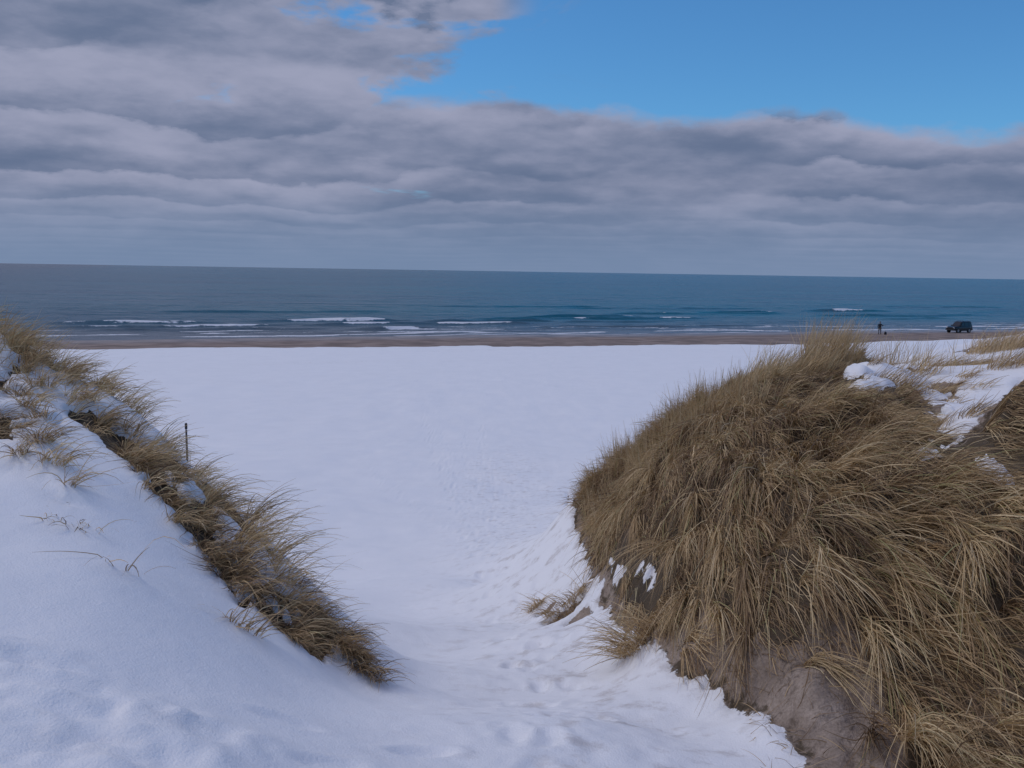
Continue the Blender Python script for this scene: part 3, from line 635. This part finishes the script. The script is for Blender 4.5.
one(640, 652, 260, .35, .55, .13, math.radians(-150), .9, 1.9, 'clump spilling onto the snow at the lower corner of the right dune', tint=.5)
x, y = at_px(795, 386); tuft_obj(x, y+0.35, 900, .35, .58, .5, math.radians(-5), 0.35, 0.9, 'feathery pale clump on the crest just seaward of the tall clump, leaning with the wind', tint=.62, spread=.6)
x, y = at_px(745, 404); tuft_obj(x, y+0.3, 650, .3, .5, .5, math.radians(-5), 0.4, 1.0, 'lower feathery clump on the shoulder of the right dune between beach snow and tall clump', tint=.6, spread=.6)
one(893, 396, 260, .2, .4, .25, math.radians(-20), .6, 1.4, 'brown tuft half buried at the near edge of the snow hollow', tint=.42)
one(922, 378, 120, .2, .42, .2, math.radians(-10), .4, 1.1, 'thin tuft in the middle of the snow hollow', tint=.5)
one(1015, 372, 300, .25, .45, .3, math.radians(-10), .6, 1.4, 'brown tuft at the right edge above the snow hollow', tint=.45)
one(350, 672, 110, .16, .32, .08, math.radians(-55), .8, 1.8, 'brown tuft just above the lowest tip of the left ridge', tint=.34)
one(362, 686, 80, .14, .28, .06, math.radians(-65), .9, 1.9, 'short dark tuft at the very end of the left ridge where it meets the path', tint=.28)
one(338, 655, 140, .2, .4, .10, math.radians(-45), .9, 2.0, 'matted brown tuft on the near side of the lower left ridge', tint=.3)
for px, py in ((872,384),(884,374),(900,386),(930,364),(962,384),(975,396),(955,410),(968,424),(946,432),(985,360),(930,398),(856,398),(910,366)):
    if hit(px, py) is None: continue
    one(px+random.uniform(-3, 3), py, random.randint(18, 60), .1, .3, random.uniform(.05, .14), math.radians(-15)+random.gauss(0, .5), .7, 1.5,
        'small dead tuft poking through the snow hollow on top of the right dune', 'small tufts in the snow hollow on top of the right dune', tint=random.uniform(.3, .55))
one(372, 690, 90, .14, .30, .08, math.radians(-60), .8, 1.9, 'small brown tuft hanging over the path at the foot of the left ridge', tint=.3)
# ------------------------------------------------------------------ objects on the beach
def simple(name, col, rough=0.5, metal=0.0, nscale=8, var=0.15):
    m, nt, b = new_mat(name); g = N(nt, 'ShaderNodeTexCoord').outputs['Object']
    nt.links.new(mixc(nt, ramp(nt, noise_n(nt, g, nscale, 4), 0.3, 0.7), tuple(c*(1-var) for c in col), tuple(min(1, c*(1+var)) for c in col)), b.inputs['Base Color'])
    b.inputs['Roughness'].default_value = rough; b.inputs['Metallic'].default_value = metal; return m
def empty(name, loc, rz, label, cat, group=None):
    o = bpy.data.objects.new(name, None); COL.objects.link(o); o.location = loc; o.rotation_euler = (0, 0, rz); o['label'] = label; o['category'] = cat
    if group: o['group'] = group
    return o
def bmobj(name, bm, mat, parent=None, bevel=0, smooth=True):
    if bevel: bmesh.ops.bevel(bm, geom=[e for e in bm.edges if e.calc_face_angle(0) > 0.5], offset=bevel, segments=2, affect='EDGES', profile=0.6)
    bmesh.ops.recalc_face_normals(bm, faces=bm.faces)
    me = bpy.data.meshes.new(name); bm.to_mesh(me); bm.free()
    if smooth:
        for p in me.polygons: p.use_smooth = True
        me.set_sharp_from_angle(angle=math.radians(40))
    return link(name, me, mat, parent)
def box(bm, x0, x1, y0, y1, z0, z1):
    v = [bm.verts.new(p) for p in ((x0,y0,z0),(x1,y0,z0),(x1,y1,z0),(x0,y1,z0),(x0,y0,z1),(x1,y0,z1),(x1,y1,z1),(x0,y1,z1))]
    for f in ((0,3,2,1),(4,5,6,7),(0,1,5,4),(1,2,6,5),(2,3,7,6),(3,0,4,7)): bm.faces.new([v[i] for i in f])
def loft(bm, rings, cap=True):
    R_ = [[bm.verts.new(p) for p in r] for r in rings]; n = len(R_[0])
    for a, b in zip(R_[:-1], R_[1:]):
        for i in range(n): bm.faces.new((a[i], a[(i+1) % n], b[(i+1) % n], b[i]))
    if cap: bm.faces.new(R_[0][::-1]); bm.faces.new(R_[-1])
def cyl(bm, c, r, h, axis='Y', seg=24, r2=None):
    m = {'Y': Matrix.Rotation(math.pi/2, 4, 'X'), 'X': Matrix.Rotation(math.pi/2, 4, 'Y'), 'Z': Matrix.Identity(4)}[axis]
    bmesh.ops.create_cone(bm, cap_ends=True, segments=seg, radius1=r, radius2=r if r2 is None else r2, depth=h, matrix=Matrix.Translation(c)@m)
def gz(x, y): return float(gh(np.array([x]), np.array([y]))[0])
# -- the car: x is forward, 4.4 m long
paint = simple('black_paint', (0.012, 0.016, 0.022), 0.28); glass = simple('tinted_glass', (0.01, 0.014, 0.018), 0.08)
rub = simple('rubber', (0.02, 0.02, 0.02), 0.85); alloy = simple('alloy', (0.35, 0.36, 0.38), 0.35, 0.8); blackp = simple('black_plastic', (0.03, 0.03, 0.032), 0.6)
lampm = simple('lamp_lens', (0.75, 0.77, 0.8), 0.15); redm = simple('red_lens', (0.35, 0.02, 0.02), 0.2)
cx, cy = 66.9, 144.5
car = empty('parked_car', (cx, cy, gz(cx, cy)), math.radians(208), 'black boxy off-road car parked on the wet sand near the water', 'car')
car.scale = (0.93, 0.93, 0.96)
bm = bmesh.new()
def ring(x, hw, z0, z1, tuck=0.06): return [(x,-hw+tuck,z0),(x,-hw,z0+0.18),(x,-hw,z1-0.14),(x,-hw+0.07,z1),(x,hw-0.07,z1),(x,hw,z1-0.14),(x,hw,z0+0.18),(x,hw-tuck,z0)]
loft(bm, [ring(-2.12,.80,.45,.98),ring(-2.05,.86,.36,1.06),ring(-1.2,.89,.32,1.08),ring(0.5,.89,.30,1.07),ring(0.95,.89,.30,1.05),ring(1.7,.87,.34,0.98),ring(2.08,.80,.40,.90),ring(2.18,.74,.46,.80)])
body = bmobj('body', bm, paint, car)
bm = bmesh.new()
def cab(x, hw, z): return [(x, -hw, z), (x, hw, z)]
lo = [(-2.02,.80,1.04),(0.88,.80,1.04)]; hi = [(-1.88,.66,1.74),(0.18,.66,1.76)]
def quadring(pts): return pts
rings = []
for f in (0, 0.5, 0.85, 1.0):
    xb = -2.02+(0.16)*f-(0 if f < 1 else -0.06); xf = 0.92-(0.78)*f-(0.08 if f == 1 else 0); hw = .82-.15*f-(0.05 if f == 1 else 0); z = 1.03+.72*f
    rings.append([(xb,-hw,z),(xf*0.5+xb*0.5,-hw-0.01,z),(xf,-hw+0.05,z),(xf+0.04*(1-f),0,z),(xf,hw-0.05,z),(xf*0.5+xb*0.5,hw+0.01,z),(xb,hw,z),(xb-0.03,0,z)])
loft(bm, rings); bmobj('roof', bm, paint, car)
def panel(name, pts, mat, par, t=0.012):
    bm = bmesh.new(); p = [Vector(q) for q in pts]; nrm = (p[1]-p[0]).cross(p[2]-p[0]).normalized()
    a = [bm.verts.new(q+nrm*t) for q in p]; b = [bm.verts.new(q-nrm*t) for q in p]; bm.faces.new(a); bm.faces.new(b[::-1])
    for i in range(len(p)): j = (i+1) % len(p); bm.faces.new((a[i], b[i], b[j], a[j]))
    return bmobj(name, bm, mat, par, smooth=False)
for s in (-1, 1):
    def sd(x, f): hw = (.82-.15*f)+.006; return (x, s*(hw+0.004), 1.03+.72*f)
    for a, b, c, d in ((-1.9,-1.25,-1.25,-1.8), (-1.17,-.28,-.28,-1.17), (-.2,.62,.2,-.2)):
        panel('side_window', [sd(a,.08), sd(b,.08), sd(c,.80), sd(d,.80)], glass, car)
    bm = bmesh.new(); box(bm, .62,.78, s*.90-.07, s*.90+.07, 1.04, 1.17); bmobj('mirror', bm, blackp, car, .02)
    bm = bmesh.new(); box(bm, -1.6,0.0, s*.55-.02, s*.55+.02, 1.80, 1.84)
    for xx in (-1.5,-.8,-.1): box(bm, xx-.03, xx+.03, s*.55-.018, s*.55+.018, 1.73, 1.80)
    bmobj('roof_rail', bm, blackp, car)
    bm = bmesh.new(); box(bm, 2.02,2.17, s*.62-.13, s*.62+.13, .70, .86); bmobj('headlight', bm, lampm, car, .03)
    bm = bmesh.new(); box(bm, -2.16,-2.04, s*.74-.07, s*.74+.07, .75, 1.0); bmobj('tail_light', bm, redm, car, .02)
    bm = bmesh.new(); box(bm, -.9,.75, s*.90-.015, s*.90+.015, .38, .48); bmobj('door_sill', bm, blackp, car)
    for xx in (-1.28, 1.36):
        w_ = bpy.data.objects.new('wheel', None)
        bm = bmesh.new(); cyl(bm, (xx, s*.80, .34), .345, .235); t_ = bmobj('wheel', bm, rub, car, .04)
        bm = bmesh.new(); cyl(bm, (xx, s*.925, .34), .21, .03)
        for k in range(5):
            a = k*2*math.pi/5; cyl(bm, (xx+.12*math.cos(a), s*.945, .34+.12*math.sin(a)), .035, .02, seg=10)
        bmobj('rim', bm, alloy, t_)
        bm = bmesh.new(); cyl(bm, (xx, s*.875, .37), .41, .05); bmobj('wheel_arch', bm, blackp, car)
panel('windscreen', [(.86,-.66,1.09),(.86,.66,1.09),(.30,.58,1.66),(.30,-.58,1.66)], glass, car, .03)
panel('rear_window', [(-2.02,-.62,1.14),(-2.02,.62,1.14),(-1.93,.55,1.62),(-1.93,-.55,1.62)], glass, car, .03)
bm = bmesh.new(); box(bm, 2.08,2.26,-.82,.82,.42,.60); bmobj('front_bumper', bm, blackp, car, .04)
bm = bmesh.new(); box(bm, -2.24,-2.06,-.82,.82,.42,.60); bmobj('rear_bumper', bm, blackp, car, .04)
bm = bmesh.new(); box(bm, 2.12,2.19,-.42,.42,.64,.84)
for k in range(5): box(bm, 2.185,2.205,-.40,.40,.66+k*.035,.675+k*.035)
bmobj('grille', bm, blackp, car)
bm = bmesh.new(); cyl(bm, (-2.20, 0, .98), .33, .2, 'X'); sp = bmobj('spare_wheel', bm, rub, car, .04)
# -- the person
def person(x, y, rz, label):
    bmp_ = [('pelvis',(0,0,.95),(.15,.12)),('waist',(0,0,1.10),(.145,.115)),('chest',(0,.0,1.32),(.185,.135)),('neck0',(0,0,1.50),(.085,.075)),('neck',(0,.01,1.56),(.06,.06)),('head0',(0,.015,1.63),(.075,.085)),('head1',(0,.01,1.72),(.078,.095)),('head2',(0,0,1.79),(.05,.06)),
      ('hipL',(-.10,0,.90),(.10,.11)),('kneeL',(-.12,.03,.50),(.068,.07)),('ankL',(-.13,0,.11),(.05,.055)),('toeL',(-.15,.16,.045),(.045,.035)),
      ('hipR',(.10,0,.90),(.10,.11)),('kneeR',(.13,.02,.50),(.068,.07)),('ankR',(.15,-.02,.11),(.05,.055)),('toeR',(.17,.14,.045),(.045,.035)),
      ('shL',(-.20,0,1.44),(.075,.075)),('elL',(-.28,-.03,1.17),(.055,.055)),('wrL',(-.25,.10,.95),(.036,.036)),('haL',(-.245,.13,.87),(.030,.042)),
      ('shR',(.20,0,1.44),(.075,.075)),('elR',(.33,.06,1.22),(.055,.055)),('wrR',(.44,.26,1.28),(.036,.036)),('haR',(.47,.33,1.30),(.030,.042))]
    ix = {n: i for i, (n, _, _) in enumerate(bmp_)}
    ed = [('pelvis','waist'),('waist','chest'),('chest','neck0'),('neck0','neck'),('neck','head0'),('head0','head1'),('head1','head2'),('pelvis','hipL'),('hipL','kneeL'),('kneeL','ankL'),('ankL','toeL'),('pelvis','hipR'),('hipR','kneeR'),('kneeR','ankR'),('ankR','toeR'),
      ('chest','shL'),('shL','elL'),('elL','wrL'),('wrL','haL'),('chest','shR'),('shR','elR'),('elR','wrR'),('wrR','haR')]
    pts = [p for _, p, _ in bmp_]; rad = [r for _, _, r in bmp_]; E = [(ix[a], ix[b]) for a, b in ed]
    for hnd, dr in (('haL', Vector((0.03,.12,-1)).normalized()), ('haR', Vector((.4,.9,.1)).normalized())):
        h = Vector(pts[ix[hnd]]); sd_ = dr.cross(Vector((0, 0, 1))).normalized() if abs(dr.z) < .9 else Vector((0, 1, 0))
        for k, ln in enumerate((.075, .085, .08, .065)):
            a = h+dr*.03+sd_*(k-1.5)*.021; b = a+dr*ln; pts += [tuple(a), tuple(b)]; rad += [(.009,.009), (.007,.007)]; E += [(ix[hnd], len(pts)-2), (len(pts)-2, len(pts)-1)]
        a = h-dr*.02+sd_*.045; b = a+dr*.05+sd_*.02; pts += [tuple(a), tuple(b)]; rad += [(.011,.011), (.008,.008)]; E += [(ix[hnd], len(pts)-2), (len(pts)-2, len(pts)-1)]
    me = bpy.data.meshes.new('tmp'); me.from_pydata(pts, E, []); o = bpy.data.objects.new('tmp', me); COL.objects.link(o)
    md = o.modifiers.new('s', 'SKIN'); sk = me.skin_vertices[0].data
    for i, r in enumerate(rad): sk[i].radius = r
    sk[0].use_root = True
    o.modifiers.new('u', 'SUBSURF').levels = 2
    dg = bpy.context.evaluated_depsgraph_get(); m2 = bpy.data.meshes.new_from_object(o.evaluated_get(dg)); bpy.data.objects.remove(o)
    m2.name = 'body'; root = empty('person', (x, y, gz(x, y)), rz, label, 'person')
    b = link('body', m2, None, root)
    mats = [simple('dark_jacket', (.022,.026,.034), .9), simple('dark_trousers', (.05,.045,.05), .9), simple('skin', (.45,.28,.21), .6), simple('boots', (.02,.016,.014), .7)]
    m2.materials.clear()
    for m in mats: m2.materials.append(m)
    for p in m2.polygons:
        c = p.center; p.use_smooth = True
        p.material_index = 3 if c.z < .15 else 1 if (c.z < .86 and abs(c.x) < .23) else 2 if (c.z > 1.56 or (c.x < -.2 and c.z < .93) or c.y > .28) else 0
    bm = bmesh.new(); bmesh.ops.create_uvsphere(bm, u_segments=20, v_segments=12, radius=.112, matrix=Matrix.Translation((0,-.005,1.755))@Matrix.Diagonal((.92,1.05,.85,1)))
    bmesh.ops.delete(bm, geom=[v for v in bm.verts if v.co.z < 1.735], context='VERTS'); bmobj('hat', bm, simple('knit_hat', (.03,.03,.035), .95, nscale=60), root)
    for s in (-1, 1):
        bm = bmesh.new(); bmesh.ops.create_uvsphere(bm, u_segments=8, v_segments=6, radius=.012, matrix=Matrix.Translation((s*.032,.093,1.70))); bmobj('eye', bm, blackp, root)
    bm = bmesh.new(); bmesh.ops.create_cone(bm, segments=8, radius1=.018, radius2=.006, depth=.05, cap_ends=True, matrix=Matrix.Translation((0,.105,1.675))); bmobj('nose', bm, mats[2], root)
    # jacket hem
    bm = bmesh.new(); rr_ = []
    for z, a, c in ((.82,.205,.165),(.95,.20,.155),(1.12,.185,.145),(1.34,.205,.15)):
        rr_.append([(a*math.cos(t)*(1), c*math.sin(t), z) for t in np.linspace(0, 2*math.pi, 21)[:-1]])
    loft(bm, rr_, cap=False); bmobj('jacket', bm, mats[0], root)
    return root
px_, py_ = 51.6, 135.5
person(px_, py_, math.radians(-20), 'person in dark coat and hat standing at the water edge with one arm out')
# -- small dark bag beside the person
bx_, by_ = 52.45, 135.6
bag = empty('bag', (bx_, by_, gz(bx_, by_)), 0.4, 'small dark bag set down on wet sand beside the standing person', 'bag')
bm = bmesh.new(); loft(bm, [[(.20*k*math.cos(t), .13*k*math.sin(t), z) for t in np.linspace(0, 2*math.pi, 17)[:-1]] for z, k in ((0,.85),(.05,1.05),(.2,1.1),(.33,.9),(.40,.55))])
bmobj('pouch', bm, simple('dark_canvas', (.035,.032,.035), .9), bag)
bm = bmesh.new()
tpts = [(.10*math.cos(t), 0, .38+.12*math.sin(t)) for t in np.linspace(0, math.pi, 9)]
loft(bm, [[(x+.012*math.cos(q)*(1 if abs(x) > .05 else .3), .012*math.sin(q), z+.012*math.cos(q)*(0 if abs(x) > .05 else 1)) for q in np.linspace(0, 2*math.pi, 7)[:-1]] for x, _, z in tpts])
bmobj('handle', bm, simple('strap', (.03,.03,.03), .9), bag)
# -- thin stake behind the left ridge
r = ray(186, 423); r = r/r[1]*9.6; tx, ty, tz = r[0], 9.6, r[2]+EYE; g0 = gz(tx, ty)
st = empty('wooden_stake', (tx, ty, g0), 0, 'thin weathered stake standing upright in the grass of the left ridge', 'stake')
print('stake height', tz-g0)
bm = bmesh.new(); hs = tz-g0; loft(bm, [[(rad_*math.cos(t)+0.003*math.sin(z*5), rad_*math.sin(t), z) for t in np.linspace(0, 2*math.pi, 11)[:-1]] for z, rad_ in ((-.2,.012),(.3,.012),(hs*.6,.011),(hs-.07,.010))])
bmobj('post', bm, simple('grey_wood', (.16,.13,.12), .85, nscale=30, var=.3), st)
bm = bmesh.new(); loft(bm, [[(rad_*math.cos(t), rad_*math.sin(t), z) for t in np.linspace(0, 2*math.pi, 11)[:-1]] for z, rad_ in ((hs-.065,.010),(hs-.055,.0135),(hs-.01,.0135),(hs,.008))])
bmobj('tip', bm, simple('dark_tip', (.03,.03,.035), .7), st)
